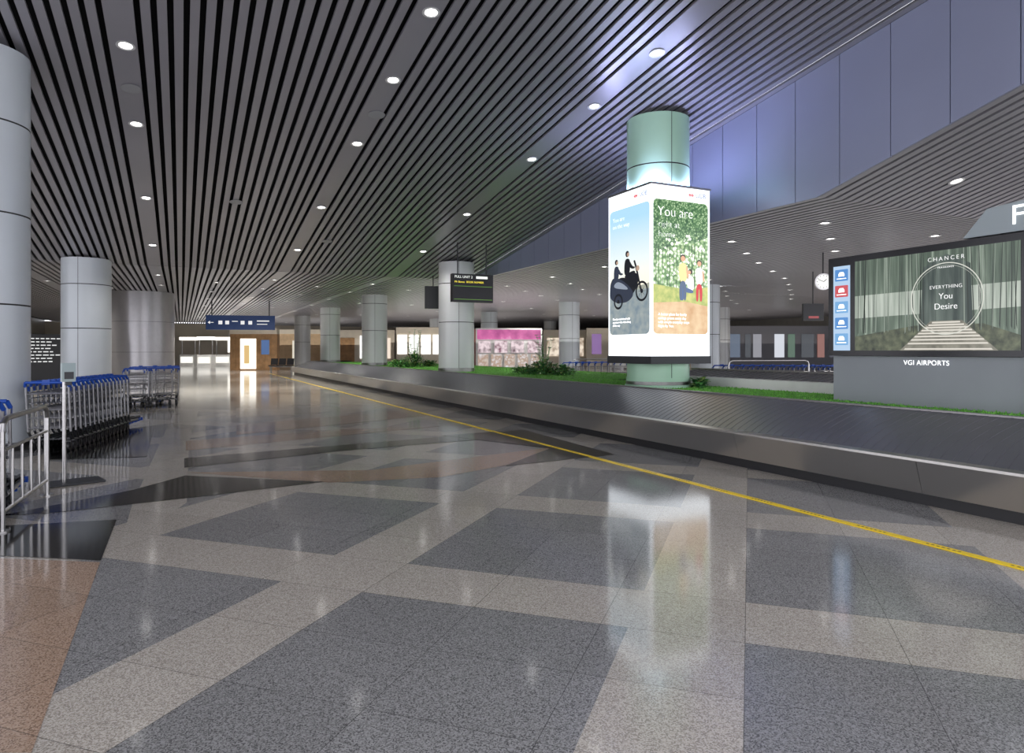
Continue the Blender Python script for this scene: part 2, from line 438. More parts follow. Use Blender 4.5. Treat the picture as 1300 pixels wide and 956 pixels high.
b = MB(); ns = 14
def endpt(r, z, t): return (8.8-r*math.cos(t), YB+r*math.sin(t), z)
for i in range(ns):
    t0, t1 = math.pi*i/ns, math.pi*(i+1)/ns
    b.poly([endpt(2.3,.46,t0), endpt(1.3,.82,t0), endpt(1.3,.82,t1), endpt(2.3,.46,t1)], 0)
cpart(b, 'end_turn_belt', rubber)
b = MB()
for i in range(ns):
    t0, t1 = math.pi*i/ns, math.pi*(i+1)/ns
    b.poly([endpt(2.37,.12,t0), endpt(2.47,.46,t0), endpt(2.47,.46,t1), endpt(2.37,.12,t1)], 0)
    b.poly([endpt(2.47,.46,t0), endpt(2.3,.465,t0), endpt(2.3,.465,t1), endpt(2.47,.46,t1)], 0)
cpart(b, 'end_turn_skirt', skirt)
# ---------------------------------------------------------------- grass island
grassm = mat('artificial_grass', LIN(92,158,58), .9, nscale=25, namt=.22, bump=.4)
gb = MB(); gb.box(7.6,YA,0,9.9,15,GZ-.02,1); gb.box(7.6,15,0,13,45,GZ-.02,1); gb.box(7.6,YA,GZ-.02,9.9,15,GZ,0); gb.box(7.6,15,GZ-.02,13,45,GZ,0)
for i in range(26000):
    y = 1.5+ (random.random()**1.5)*40; x = 7.62+random.random()*(2.25 if y < 15 else 5.3)
    a = random.random()*6.28; h = .015+random.random()*.02; c, s_ = math.cos(a)*.01, math.sin(a)*.01
    dx, dy = random.uniform(-.02,.02), random.uniform(-.02,.02)
    gb.poly([(x-c,y-s_,GZ),(x+c,y+s_,GZ),(x+dx,y+dy,GZ+h)], 2 if random.random() < .5 else 0)
gb.obj('grass_island', [grassm, dark, mat('grass_blade_light', LIN(118,182,78), .8)], kind='stuff', label='raised strip of artificial green grass inside the carousel', category='artificial grass')

# ---------------------------------------------------------------- plants
leafs = [mat('leaf_green', LIN(82,145,72), .5, nscale=6, namt=.3), mat('leaf_dark_green', LIN(54,106,58), .5, nscale=6, namt=.3), mat('leaf_pale', LIN(158,180,106), .5, nscale=6, namt=.3)]
def leaf(b, base, d, L, W, mi, droop=.3):
    d = Vector(d).normalized(); s_ = d.cross(Vector((0,0,1)))
    if s_.length < .05: s_ = Vector((1,0,0))
    s_.normalize(); p0 = Vector(base); p1 = p0+d*L*.5; p2 = p0+d*L-Vector((0,0,L*droop))
    b.poly([p0, p1-s_*W*.5, p1+Vector((0,0,-.004))+s_*W*.5], mi); b.poly([p1-s_*W*.5, p2, p1+s_*W*.5], mi)
def bush(x, y, w, h, n, label, flowers=False):
    b = MB()
    for i in range(n):
        a = random.random()*6.28; r = (random.random()**.6)*w*.5; zz = random.random()*h*(1-.45*r/(w*.5))
        base = (r*math.cos(a)*.8, r*math.sin(a)*.8, zz)
        leaf(b, base, (math.cos(a)+random.uniform(-.6,.6), math.sin(a)+random.uniform(-.6,.6), random.uniform(.1,1.2)), random.uniform(.12,.26), random.uniform(.06,.12), random.choice((0,0,1,1,2)))
    root = empty('leafy_shrub', (x, y, GZ), label=label, category='plant', group='shrubs on the grass island')
    b.obj('foliage', leafs, root)
    s = MB()
    for i in range(9):
        a = random.random()*6.28; s.tube((0,0,0), (math.cos(a)*w*.3, math.sin(a)*w*.3, h*.8), .012, 5)
    s.obj('stem', mat('stem_brown', LIN(80,66,40), .7), root)
    if flowers:
        f = MB()
        for i in range(20):
            a = random.random()*6.28; q = (math.cos(a)*w*.3, math.sin(a)*w*.3, h*random.uniform(.9,2.4))
            f.tube((q[0]*.3,q[1]*.3,h*.4), q, .006, 4)
            for k in range(5):
                leaf(f, q, (math.cos(k*1.26), math.sin(k*1.26), .4), .13, .08, 1, .1)
        f.obj('flower', [leafs[0], mat('white_petal', (.75,.72,.7), .6)], root)
for px, zc, w_, h_, n_, fl in ((508,30,1.0,.4,320,False),(526,31,1.0,.75,380,True),(545,32,.7,.3,200,False),(668,21.5,.9,.25,260,False),(690,21,1.0,.5,380,True),(714,20.6,.9,.28,280,False),(888,13.6,.25,.18,110,False)):
    x, y = PD(px, zc); bush(x, min(y, 44), w_, h_, n_, 'leafy green shrub with tall pale flower stems' if fl else 'leafy green shrub planted on the grass island', fl)
# ---------------------------------------------------------------- advertising box on column
ad = empty('advertising_light_box', (8.8, 11.3, GZ), label='tall square illuminated advertising box wrapped around a column', category='advertising sign')
A = .72; ZB, ZTp = 1.36-GZ, 4.72-GZ
lit = emat('lightbox_white', (.90,.95,1.0), 1.9)
b = MB()
for q in ((-A+.02,-A+.02,A-.02,-A+.06),(-A+.02,A-.06,A-.02,A-.02),(-A+.02,-A+.06,-A+.06,A-.06),(A-.06,-A+.06,A-.02,A-.06)):
    b.box(q[0],q[1],ZB,q[2],q[3],ZTp)
b.obj('cabinet', mat('cabinet_white', (.6,.6,.62), .4), ad)
b = MB()
for z0, z1, mi in ((ZB-.12, ZB+.03, 1), (ZTp-.03, ZTp+.01, 0)):
    b.box(-A-.02,-A-.02,z0,A+.02,-A+.03,z1,mi); b.box(-A-.02,A-.03,z0,A+.02,A+.02,z1,mi); b.box(-A-.02,-A+.03,z0,-A+.03,A-.03,z1,mi); b.box(A-.03,-A+.03,z0,A+.02,A-.03,z1,mi)
b.obj('rim', [steel, dark], ad)
b = MB(); b.poly([(-A+.03,-A+.03,ZB-.10),(-A+.03,A-.03,ZB-.10),(A-.03,A-.03,ZB-.10),(A-.03,-A+.03,ZB-.10)]); b.obj('underside', dark, ad)
b = MB()
n = 32
for i in range(n):
    t0, t1 = 2*math.pi*i/n, 2*math.pi*(i+1)/n
    def sq(t):
        c, s_ = math.cos(t), math.sin(t); k = (A-.05)/max(abs(c), abs(s_)); return (c*k, s_*k, ZTp+.012)
    b.poly([(.635*math.cos(t0),.635*math.sin(t0),ZTp+.012), sq(t0), sq(t1), (.635*math.cos(t1),.635*math.sin(t1),ZTp+.012)])
b.obj('top_fill_panel', emat('top_fill_violet', (.54,.57,1.0), 62), ad)  # added glowing top panel, throws a violet tint on the ceiling above
b = MB(); b.lathe([(.67,0),(.67,.05),(.645,.06),(.645,.2)], 40, 0)
b.obj('plinth', colg, ad, smooth=True)
red_e = emat('print_red', LIN(215,40,50), 1.1); blue_e = emat('print_blue', LIN(50,90,160), 1.1); dark_e = emat('print_dark', LIN(20,24,34), .7)
white_e = emat('print_white', (1,1,1), 2.0)
foli = emat('print_foliage_bokeh', (1,1,1), 1.35, [(0.0, LIN(250,252,245)), (.3, LIN(215,230,200)), (.5, LIN(150,182,128)), (.8, LIN(80,120,72))], 15, 'voronoi')
canopy = emat('print_canopy', (1,1,1), 1.2, [(0.0, LIN(230,240,218)), (.22, LIN(160,190,142)), (.45, LIN(94,134,86)), (.9, LIN(50,88,56))], 24, 'voronoi')
sand = emat('print_sand', (1,1,1), 1.25, [(.3, LIN(196,152,104)), (.7, LIN(232,206,165))], 3, 'noise')
sky = emat('print_sky', (1,1,1), 1.35, [(0.0, LIN(238,228,204)), (.45, LIN(212,222,222)), (1.0, LIN(160,200,222))], kind='zgrad', zgrad=(1.9, 3.4))
road = emat('print_road', (1,1,1), 1.1, [(.3, LIN(118,136,148)), (.7, LIN(160,168,166))], 6, 'noise')
skin_e = emat('print_skin', LIN(215,165,130), 1.3); yel_e = emat('print_yellow', LIN(238,215,150), 1.3); deepg = emat('print_tree', LIN(50,76,52), .9)
def logo(par, z, x=0):
    b = MB(); x0 = x-.16
    for i in range(4): b.box(x0+i*.028, -.006, z-.035, x0+i*.028+.014, -.002, z+.035, 0)
    b.box(x0-.02, -.0065, z-.007, x0+.12, -.003, z+.007, 0)
    b.obj('emblem', red_e, par)
    text('UOB', .125, blue_e, par, (x+.13, -.004, z))
def blob(b, pts, y, mi):
    for _ in range(2):
        q = []
        for i in range(len(pts)):
            a, c = pts[i], pts[(i+1) % len(pts)]
            q += [(a[0]*.75+c[0]*.25, a[1]*.75+c[1]*.25), (a[0]*.25+c[0]*.75, a[1]*.25+c[1]*.75)]
        pts = q
    b.poly([(p[0], y, p[1]) for p in pts], mi)
def sitter(b, x, z, s, mt, ms, ml, mh, flip=1, y=-.006, legs=True):
    T = lambda L: [(x+flip*a*s, z+c*s) for a, c in L]
    blob(b, T([(-.16,.0),(.02,-.03),(.12,.08),(.13,.35),(.08,.46),(-.1,.47),(-.16,.3)]), y, mt)
    if legs: blob(b, T([(-.15,-.02),(.1,.07),(.34,.1),(.38,.02),(.34,-.3),(.42,-.34),(.26,-.36),(.25,-.06),(.05,-.1),(-.12,-.1)]), y-.0003, ml)
    blob(b, T([(.02,.42),(.12,.38),(.24,.22),(.36,.2),(.35,.15),(.18,.15),(.04,.28)]), y-.0006, mt)
    b.disc((x-flip*.01*s, y-.0008, z+.6*s), .09*s, 16, mh); b.disc((x+flip*.03*s, y-.001, z+.58*s), .06*s, 16, ms)
def stander(b, x, z, s, mt, ms, ml, mh, y=-.006):
    T = lambda L: [(x+a*s, z+c*s) for a, c in L]
    blob(b, T([(-.1,.0),(.1,.0),(.13,.38),(.06,.45),(-.06,.45),(-.13,.38)]), y, mt)
    blob(b, T([(-.1,.04),(.1,.04),(.1,-.4),(.02,-.42),(.01,-.1),(-.02,-.1),(-.03,-.42),(-.11,-.4)]), y-.0003, ml)
    blob(b, T([(.1,.4),(.14,.36),(.18,.1),(.13,.08),(.09,.3)]), y-.0004, ms)
    b.disc((x, y-.0008, z+.57*s), .08*s, 16, mh); b.disc((x, y-.001, z+.55*s), .065*s, 16, ms)
def face(r, lx, ly):
    f = MB(); f.box(-A, 0, ZB+.03, A, .015, ZTp-.03)
    return f.obj('poster_panel', lit, ad, (lx, ly, 0), r, label='glowing white poster panel')
f1 = face(0, 0, -A-.001)
W = .675
b = MB(); b.rrect(-W, 1.06, W, 3.66, .1, -.002, 0)
b.poly([(-W,-.003,1.8),(W,-.003,1.76),(W,-.003,1.16),(W-.02,-.003,1.09),(W-.1,-.003,1.062),(-W+.1,-.003,1.062),(-W+.02,-.003,1.09),(-W,-.003,1.16)][::-1], 1)
b.poly([(-W,-.0031,2.6),(-.3,-.0031,2.75),(0,-.0031,2.9),(.3,-.0031,2.85),(W,-.0031,3.0),(W,-.0031,3.56),(W-.08,-.0031,3.65),(-W+.08,-.0031,3.65),(-W,-.0031,3.56)], 4)
for i in range(16):
    x = -.62+i*.08+random.uniform(-.03,.03); b.poly([(x,-.0035,1.95),(x+.014,-.0035,1.95),(x+.02,-.0035,2.8),(x+.008,-.0035,2.8)], 2)
b.poly([(-W,-.0036,1.66),(.1,-.0036,1.7),(W,-.0036,1.62),(W,-.0036,2.0),(.1,-.0036,1.94),(-W,-.0036,2.02)], 5)
for i in range(110):
    b.disc((random.gauss(.05,.32), -.0045-i*.00001, random.uniform(2.15,3.0)), random.uniform(.01,.035), 12, 3 if i % 3 else 6)
b.v = [(min(W,max(-W,v[0])), v[1], v[2]) for v in b.v]
b.obj('poster_print', [foli, sand, deepg, emat('print_bokeh', LIN(240,242,230), 1.6), canopy, emat('print_lawn', (1,1,1), 1.2, [(.35, LIN(150,172,88)), (.65, LIN(205,205,120))], 7, 'noise'), emat('print_bokeh_green', LIN(170,195,140), 1.2)], f1, label='bright park photograph poster with sandy lower band')
b = MB(); sitter(b, .22, 1.93, .6, 3, 1, 4, 6, -1); stander(b, .04, 2.07, .85, 0, 1, 2, 6, -.0075); stander(b, .45, 2.03, .78, 3, 1, 5, 6)
b.obj('printed_figure', [yel_e, skin_e, emat('print_denim', LIN(90,112,145), .9), emat('print_white_soft',(1,1,1),1.3), emat('print_mid_blue', LIN(80,108,155), 1.0), red_e, emat('print_hair', LIN(60,44,36), .8)], f1, label='family group and child in red trousers')
text('You are', .27, white_e, f1, (-.58, -.009, 3.42), align='LEFT', thin=.006)
text('right at\nhome', .18, white_e, f1, (-.56, -.009, 3.18), align='LEFT', thin=.006)
text('A better place for family\nsavings grows every day\nwith simple everyday steps\nRight By You', .07, white_e, f1, (-.56, -.006, 1.44), align='LEFT')
logo(f1, 3.80, .36)
f2 = face(-math.pi/2, -A-.001, 0)
b = MB(); b.rrect(-W, 1.06, W, 3.62, .1, -.002, 0)
b.poly([(-W,-.003,1.95),(W,-.003,1.95),(W,-.003,1.16),(W-.03,-.003,1.09),(W-.1,-.003,1.062),(-W+.1,-.003,1.062),(-W+.03,-.003,1.09),(-W,-.003,1.16)][::-1], 1)
b.poly([(-W,-.0035,1.95),(-.2,-.0035,2.02),(.2,-.0035,1.99),(W,-.0035,2.05),(W,-.0035,1.94),(-W,-.0035,1.94)][::-1], 2)
b.obj('poster_print', [sky, road, emat('print_hills', LIN(165,168,155), 1.1)], f2, label='pale sky poster with a motorcycle and sidecar')
b = MB()
for cx, r_ in ((-.34,.2),(.43,.2)):
    b.disc((cx,-.006,1.9), r_, 28, 0, r_in=r_*.78); b.disc((cx,-.006,1.9), .04, 12, 0)
    for k in range(8):
        t = k*math.pi/4; b.poly([(cx-.007*math.sin(t),-.006,1.9+.007*math.cos(t)),(cx+.007*math.sin(t),-.006,1.9-.007*math.cos(t)),(cx+r_*.8*math.cos(t),-.006,1.9+r_*.8*math.sin(t))], 0)
blob(b, [(-.34,1.9),(-.5,2.14),(-.28,2.24),(.0,2.18),(.1,2.3),(.3,2.26),(.34,2.1),(.18,1.88),(-.05,1.78),(-.22,1.8)], -.0058, 0)
b.poly([(.44,-.0061,1.89),(.39,-.0061,1.89),(.22,-.0061,2.38),(.16,-.0061,2.52),(.21,-.0061,2.53),(.28,-.0061,2.38)], 0)
b.disc((.3,-.0063,2.36), .055, 16, 1)
blob(b, [(-.66,1.76),(-.67,2.08),(-.55,2.26),(-.28,2.2),(.04,2.02),(.2,1.84),(-.1,1.68)], -.0064, 2)
blob(b, [(-.56,2.04),(-.42,2.16),(-.2,2.1),(.02,1.96),(-.2,1.98)], -.0066, 3)
b.disc((-.36,-.0068,1.74), .16, 24, 0, r_in=.115); b.disc((-.36,-.0068,1.74), .04, 12, 0)
sitter(b, -.04, 2.26, .7, 0, 1, 0, 0); sitter(b, -.42, 2.18, .62, 2, 1, 2, 0, 1, -.0062, False)
b.obj('printed_motorcycle', [dark_e, emat('print_pale_skin', LIN(200,170,150), .9), emat('print_slate', LIN(52,60,78), .9), emat('print_glint', LIN(150,160,175), 1.0)], f2, label='printed dark sidecar motorcycle with riders')
text('You are\non the way', .13, emat('print_faint_white', (1,1,1), 1.6), f2, (-.56, -.006, 3.42), align='LEFT', thin=.004)
text('Plan the road ahead with\na partner who rides along\nall the way', .06, white_e, f2, (-.56, -.006, 1.38), align='LEFT')
logo(f2, 3.79, .34)

# ---------------------------------------------------------------- LED wall
led = empty('video_wall', (8.8, 5.7, GZ), -math.pi/2, label='large video wall on a grey plinth showing a forest advertisement', category='display screen')
b = MB(); b.box(-1.41, .0, 0, 1.3, .55, .66); b.obj('plinth', mat('plinth_grey', LIN(150,154,160), .4, nscale=2, namt=.03), led)
MB().box(-1.45,-.06,.665,1.22,.5,2.11).obj('screen_frame', mat('screen_frame_black', (.01,.01,.012), .2), led)
MB().box(1.22,-.04,0,1.7,.5,2.11).obj('side_panel', grey, led)
forest = emat('screen_forest', (1,1,1), .95, [(.2, LIN(34,44,36)), (.4, LIN(74,90,76)), (.55, LIN(104,120,104)), (.68, LIN(160,174,158)), (.85, LIN(215,224,212))], 14, 'vert')
b = MB(); x0, x1, z0, z1 = -1.0, 1.16, .74, 2.02; yy = -.064
b.poly([(x0,yy,z0),(x1,yy,z0),(x1,yy,z1),(x0,yy,z1)], 0)
b.poly([(x0,yy-.0007,1.2),(x1,yy-.0007,1.25),(x1,yy-.0007,1.55),(x0,yy-.0007,1.52)], 6)
b.poly([(x0,yy-.001,z0),(x1,yy-.001,z0),(x1,yy-.001,z0+.18),(.75,yy-.001,z0+.33),(-.1,yy-.001,z0+.33),(x0,yy-.001,z0+.2)], 1)
RX = .3
b.poly([(RX-.62,yy-.0015,z0),(RX+.62,yy-.0015,z0),(RX+.2,yy-.0015,z0+.38),(RX-.2,yy-.0015,z0+.38)], 7)
for i in range(9):
    t = i/8; w_ = .56*(1-t)+.18*t; zz = z0+.01+.34*(t**.75)
    b.poly([(RX-w_,yy-.002,zz),(RX+w_,yy-.002,zz),(RX+w_*.97,yy-.002,zz+.02),(RX-w_*.97,yy-.002,zz+.02)], 2)
b.poly([(RX-.33,yy-.0008,z0+.3),(RX+.33,yy-.0008,z0+.3),(RX+.3,yy-.0008,z1-.2),(RX,yy-.0008,z1-.05),(RX-.3,yy-.0008,z1-.2)], 4)
random.seed(3)
for i in range(46):
    x = random.uniform(x0, x1-.03); w_ = random.uniform(.004,.016); ln = random.uniform(-.04,.04)
    if abs(x-RX) < .12: continue
    b.poly([(x,yy-.0012,z0+.22+.1*random.random()),(x+w_,yy-.0012,z0+.25),(x+w_*.7+ln,yy-.0012,z1),(x+ln,yy-.0012,z1)], 3 if i % 4 == 0 else 5)
b.v = [(min(x1,max(x0,v[0])), v[1], v[2]) for v in b.v]
b.obj('screen_image', [forest, emat('screen_ground', (1,1,1), .8, [(.3, LIN(36,46,34)), (.7, LIN(115,122,94))], 12, 'noise'), emat('screen_steps', LIN(230,224,212), .9), emat('screen_trunk', LIN(160,172,158), .7), emat('screen_mist', (1,1,1), .65, [(.35, LIN(60,76,70)), (.6, LIN(125,140,130))], 9, 'vert'), emat('screen_dark_trunk', LIN(44,54,46), .8), emat('screen_bright_mist', (1,1,1), .9, [(.3, LIN(130,145,130)), (.6, LIN(200,208,196))], 14, 'vert'), emat('screen_path', (1,1,1), .75, [(.3, LIN(120,118,104)), (.7, LIN(170,166,150))], 9, 'noise')], led, label='screen picture of pale trees and stone steps')
b = MB(); b.disc((RX,yy-.004,1.4), .46, 64, 0, r_in=.448); b.disc((RX,yy-.0045,1.4), .425, 64, 0, r_in=.422)
b.obj('printed_ring', emat('screen_ring', LIN(225,226,215), .9), led)
st = emat('screen_letter', (1,1,1), 1.1)
text('CHANCER', .075, st, led, (RX, yy-.006, 1.91), space=1.5, thin=.001)
text('FRAGRANCE', .028, st, led, (RX, yy-.006, 1.80), space=1.4)
text('EVERYTHING', .065, st, led, (RX, yy-.006, 1.55), space=1.1, thin=.001); text('You', .11, st, led, (RX, yy-.006, 1.43), thin=.001); text('Desire', .11, st, led, (RX, yy-.006, 1.30), thin=.001)
b = MB(); b.box(-1.36,-.066,.74,-1.08,-.062,1.98)
b.obj('menu_panel', emat('menu_panel_light', LIN(180,208,236), 1.0), led)
b = MB()
for i in range(5):
    z = 1.76-i*.235
    b.rrect(-1.33, z, -1.11, z+.17, .012, -.068, (0,1,3,0,3)[i])
    b.poly([(-1.27,-.07,z+.07),(-1.17,-.07,z+.07),(-1.17,-.07,z+.1),(-1.19,-.07,z+.13),(-1.25,-.07,z+.13),(-1.27,-.07,z+.1)], 2)
    b.box(-1.30,-.0705,z+.03,-1.14,-.0695,z+.04, 2)
b.obj('menu_icon', [emat('menu_blue', LIN(85,145,212), .95), emat('menu_red', LIN(205,80,88), 1.0), white_e, emat('menu_light_blue', LIN(120,175,225), .95)], led)
text('VGI AIRPORTS', .092, wtext, led, (.0, -.004, .575), space=1.05, thin=.001)
b = MB(); q = [(.5,2.13),(.78,2.45),(1.7,2.52),(1.7,2.13)]
b.hexa([(q[0][0],-.05,q[0][1]),(q[3][0],-.05,q[3][1]),(q[3][0],.1,q[3][1]),(q[0][0],.1,q[0][1]),(q[1][0],-.05,q[1][1]),(q[2][0],-.05,q[2][1]),(q[2][0],.1,q[2][1]),(q[1][0],.1,q[1][1])])
b.obj('header_board', mat('header_grey', LIN(160,170,174), .5), led)
text('F', .32, wtext, led, (1.12, -.058, 2.31), name='header_letter')

# ---------------------------------------------------------------- low white wall + second carousel
MB().box(9.95,6.2,0,10.2,13.6,.94).obj('low_partition', white, label='low white partition wall behind the grass', category='partition')
c2 = empty('baggage_carousel', (12, 11, 0), label='second sloped baggage carousel behind a white partition', category='baggage carousel')
b = MB(); y = 5.5
while y < 14.5:
    b.hexa([(-1.5,y-11,.66),(.5,y-11,.98),(.5,y-11+.24,.98),(-1.5,y-11+.24,.66),(-1.5,y-11,.68),(.5,y-11,1.0),(.5,y-11+.23,.99),(-1.5,y-11+.23,.67)]); y += .25
b.obj('belt', rubber, c2); MB().box(-1.6,-5.5,0,-1.5,3.6,.68).box(.5,-5.5,0,.6,3.6,1.03).box(-1.5,3.5,0,.5,3.6,.84).obj('skirt_panel', steel, c2)
def barrier(p0, p1, n, h, label, hoops=2):
    x0, y0 = p0; x1, y1 = p1; L = math.hypot(x1-x0, y1-y0); a = math.atan2(y1-y0, x1-x0)
    r = empty('steel_barrier', (x0, y0, 0), a, label=label, category='barrier', group='tubular steel barriers')
    b = MB(); b.path([(0,0,h-.12),(.03,0,h-.04),(.12,0,h),(L-.12,0,h),(L-.03,0,h-.04),(L,0,h-.12)], .024, 10); b.obj('top_rail', steel, r, smooth=True)
    b = MB(); b.tube((0,0,h*.72),(L,0,h*.72),.016); b.tube((0,0,.16),(L,0,.16),.016); b.obj('lower_rail', steel, r, smooth=True)
    for i in range(n):
        x = L*i/(n-1); e = i in (0, n-1)
        b = MB(); b.tube((x,0,0 if e else .16),(x,0,h-.1 if e else h*.72),.024 if e else .012)
        if e: b.tube((x,0,0),(x,0,.015),.06, 14)
        b.obj('post', steel, r, smooth=True)
    return r
barrier((-1.33,6.9),(-1.25,8.45), 6, .93, 'polished tubular steel barrier enclosing the luggage trolleys')
x, y = PD(925, 20); barrier((x,y),(x+2.6,y-.6), 9, 1.2, 'low steel crowd barrier near the second carousel')
x, y = PD(728, 28); x2, y2 = PD(775, 28); barrier((x,y),(x2,y2), 8, 1.15, 'steel crowd barrier in front of distant trolleys')

# ---------------------------------------------------------------- trolleys
def trolley_master():
    r = empty('luggage_trolley', (0,0,0), label='steel luggage trolley with blue handle', category='luggage trolley', group='nested luggage trolleys')
    b = MB()
    for s_ in (-1, 1):
        b.path([(s_*.2,.62,.12),(s_*.27,-.3,.17),(s_*.28,-.42,.3),(s_*.28,-.5,.98)], .017)
        b.path([(s_*.28,-.46,.62),(s_*.22,-.1,.64),(s_*.2,.0,.5)], .01)
    b.tube((-.2,.62,.12),(.2,.62,.12),.017)
    for z in (.35,.5,.62,.86): b.tube((-.28,-.43-(z-.3)*.1,z),(.28,-.43-(z-.3)*.1,z),.01)
    for x in (-.14,0,.14): b.tube((x,-.44,.35),(x,-.47,.62),.007)
    b.obj('frame', cart_steel, r, smooth=True)
    b = MB(); b.box(-.22,-.28,.16,.22,.56,.175)
    for i in range(5): b.box(-.22+.1*i-.008,-.28,.175,-.22+.1*i+.008+.02,.56,.19)
    b.obj('platform', dark, r)
    b = MB()
    for z in (.72,.8,.88): b.path([(-.24,-.47,z),(-.2,-.2,z),(.2,-.2,z),(.24,-.47,z)], .006, 6)
    for i in range(7): b.tube((-.2+i*.066,-.2,.72),(-.2+i*.066,-.2,.88),.005,6); b.tube((-.2+i*.066,-.2,.72),(-.23+i*.077,-.47,.72),.005,6)
    b.obj('basket', cart_steel, r)
    b = MB(); b.path([(-.29,-.5,.97),(-.27,-.54,1.03),(.27,-.54,1.03),(.29,-.5,.97)], .021, 10); b.box(-.05,-.555,1.0,.05,-.51,1.07); b.box(-.295,-.47,.9,-.255,-.43,.97); b.box(.255,-.47,.9,.295,-.43,.97)
    b.obj('handle', blue, r, smooth=True)
    MB().box(-.24,.6,.09,.24,.64,.15).obj('bumper', blue, r)
    for x, y in ((-.24,-.38),(.24,-.38),(0,.5)):
        b = MB(); b.tube((x-.02,y,.07),(x+.02,y,.07),.07,16); b.tube((x-.03,y,.07),(x+.03,y,.07),.02,8); b.box(x-.03,y-.015,.07,x+.03,y+.015,.16)
        b.obj('wheel', black, r, smooth=True)
    return r
tm = trolley_master(); tm.location = (-1.66, 12.5, 0); tm.rotation_euler = (0,0,-.22)
for i in range(1, 15): dup(tm, (-1.66+.042*i, 12.5+i*.19, 0), -.22)
for i in range(6): dup(tm, (-1.72, 6.9+i*.27, 0), 0, label='steel luggage trolley with blue handle behind the barrier')
for i, (px, zc, rr) in enumerate(((160,18.2,.5),(172,18.0,.1),(184,18.2,-.2),(198,18.6,.3),(208,18.9,.2),(172,19.8,.3),(190,20.2,.3),(208,20.5,.3))):
    x, y = PD(px, zc); dup(tm, (x, y, 0), rr, label='loosely parked luggage trolley near a metal clad wall')
for j in range(9):
    x, y = PD(718+j*8, 27+j*.12); dup(tm, (x, y, 0), -.2, label='distant luggage trolley in a nested row')
for j in range(12):
    x, y = PD(905+j*12.5, 22-.05*j); dup(tm, (x, y, 0), -.2, label='luggage trolley in a row behind the second carousel')

# ---------------------------------------------------------------- stand
x, y = P(95, 613)
s = empty('sanitiser_stand', (x, y, 0), .3, label='slim steel stand with dispenser box on a black base plate', category='stand')
MB().box(-.27,-.18,0.006,.27,.18,.022).obj('base_plate', dark, s)
b = MB(); b.tube((-.1,0,.022),(-.1,0,1.3),.02,12); b.obj('pole', steel, s, smooth=True)
b = MB(); b.box(-.13,-.05,1.15,.0,.05,1.36,0); b.box(-.11,-.055,1.18,-.02,-.05,1.26,1); b.box(-.1,-.07,1.11,-.04,.02,1.15,1); b.obj('dispenser', [mat('dispenser_grey',LIN(150,165,165),.4), dark], s)

# ---------------------------------------------------------------- clad block with rounded corners
tile = mat('metal_clad_panel', LIN(180,178,180), .28, .5, nscale=5, namt=.03)
b = MB(); x0, x1, y0, y1, RR = -3.1, -.3, 36.0, 39.5, 1.35
cxm = (x0+x1)/2
nz = 3
out = [(x0+RR+RR*math.cos(t), y0+RR+RR*math.sin(t)) for t in [math.pi+math.pi/2*k/16 for k in range(17)]] + \
      [(x1-RR+RR*math.cos(t), y0+RR+RR*math.sin(t)) for t in [-math.pi/2+math.pi/2*k/16 for k in range(17)]] + [(x1, y1), (x0, y1)]
m_ = len(out)
for j in range(nz):
    za = HC*j/nz+.006; zb = HC*(j+1)/nz-.006
    k0 = len(b.v); b.v += [(p[0],p[1],za) for p in out]+[(p[0],p[1],zb) for p in out]
    for i in range(m_):
        i2 = (i+1) % m_; b.f.append((k0+i, k0+i2, k0+m_+i2, k0+m_+i)); b.m.append(0)
inn = [(cxm+(p[0]-cxm)*.985, y0+1.7+(p[1]-y0-1.7)*.985) for p in out]
k0 = len(b.v); b.v += [(p[0],p[1],0) for p in inn]+[(p[0],p[1],HC) for p in inn]
for i in range(m_):
    i2 = (i+1) % m_; b.f.append((k0+i, k0+i2, k0+m_+i2, k0+m_+i)); b.m.append(1)
b.obj('trim_2', [tile, seam], kind='structure', smooth=True, label='grey metal clad wall block with rounded corners', category='wall')
MB().box(-9,YT+.3,HC-.55,-4.2,YT+.5,HC).obj('trim_3', grey, kind='structure', label='low header above the side recess', category='header')
x, y = PD(56, 27)
s = empty('poster_display', (x,y,0), .4, label='freestanding dark display with white lettering', category='display')
MB().box(-.65,0,.3,.65,.12,2.15).obj('panel', black, s); MB().box(-.5,-.1,0,.5,.2,.3).obj('foot', dark, s)
b = MB()
for i in range(8):
    x = -.5
    random.seed(i)
    while x < .2+.25*random.random():
        w_ = random.uniform(.08,.2); b.box(x,-.006,1.95-i*.13,x+w_,-.002,1.99-i*.13); x += w_+.05
b.obj('printed_lines', emat('display_dim_white', (1,1,1), .8), s)
# ---------------------------------------------------------------- hanging screens and signs
s = empty('flight_information_display', (8.45, 20.3, 3.05), .0, label='black hanging flight information display with yellow text', category='information display')
MB().box(-.7,0,0,.7,.22,.9).obj('cabinet', black, s)
b = MB(); b.tube((-.5,.1,.9),(-.5,.1,Zc_(20.3)-3.05),.02); b.tube((.5,.1,.9),(.5,.1,Zc_(20.3)-3.05),.02); b.obj('hanger', dark, s)
ye = emat('display_yellow', LIN(240,220,60), 1.4); we = emat('display_white', LIN(235,240,235), 1.2)
text('PULL UNIT 2', .11, we, s, (-.64,-.004,.8), align='LEFT'); text('Mr Bonus:  BOOK NUMBER', .085, ye, s, (-.64,-.004,.64), align='LEFT')
b = MB(); b.box(-.66,-.004,.5,.66,-.001,.515,0); b.box(-.66,-.004,.08,.66,-.001,.095,0); b.box(.1,-.004,.76,.5,-.001,.84,1); b.obj('display_line', [emat('display_green',LIN(90,140,40),1.0), we], s)
s = empty('hanging_monitor', (*PD(550,26), 3.1), -.3, label='black monitor seen from behind hanging near a column', category='monitor')
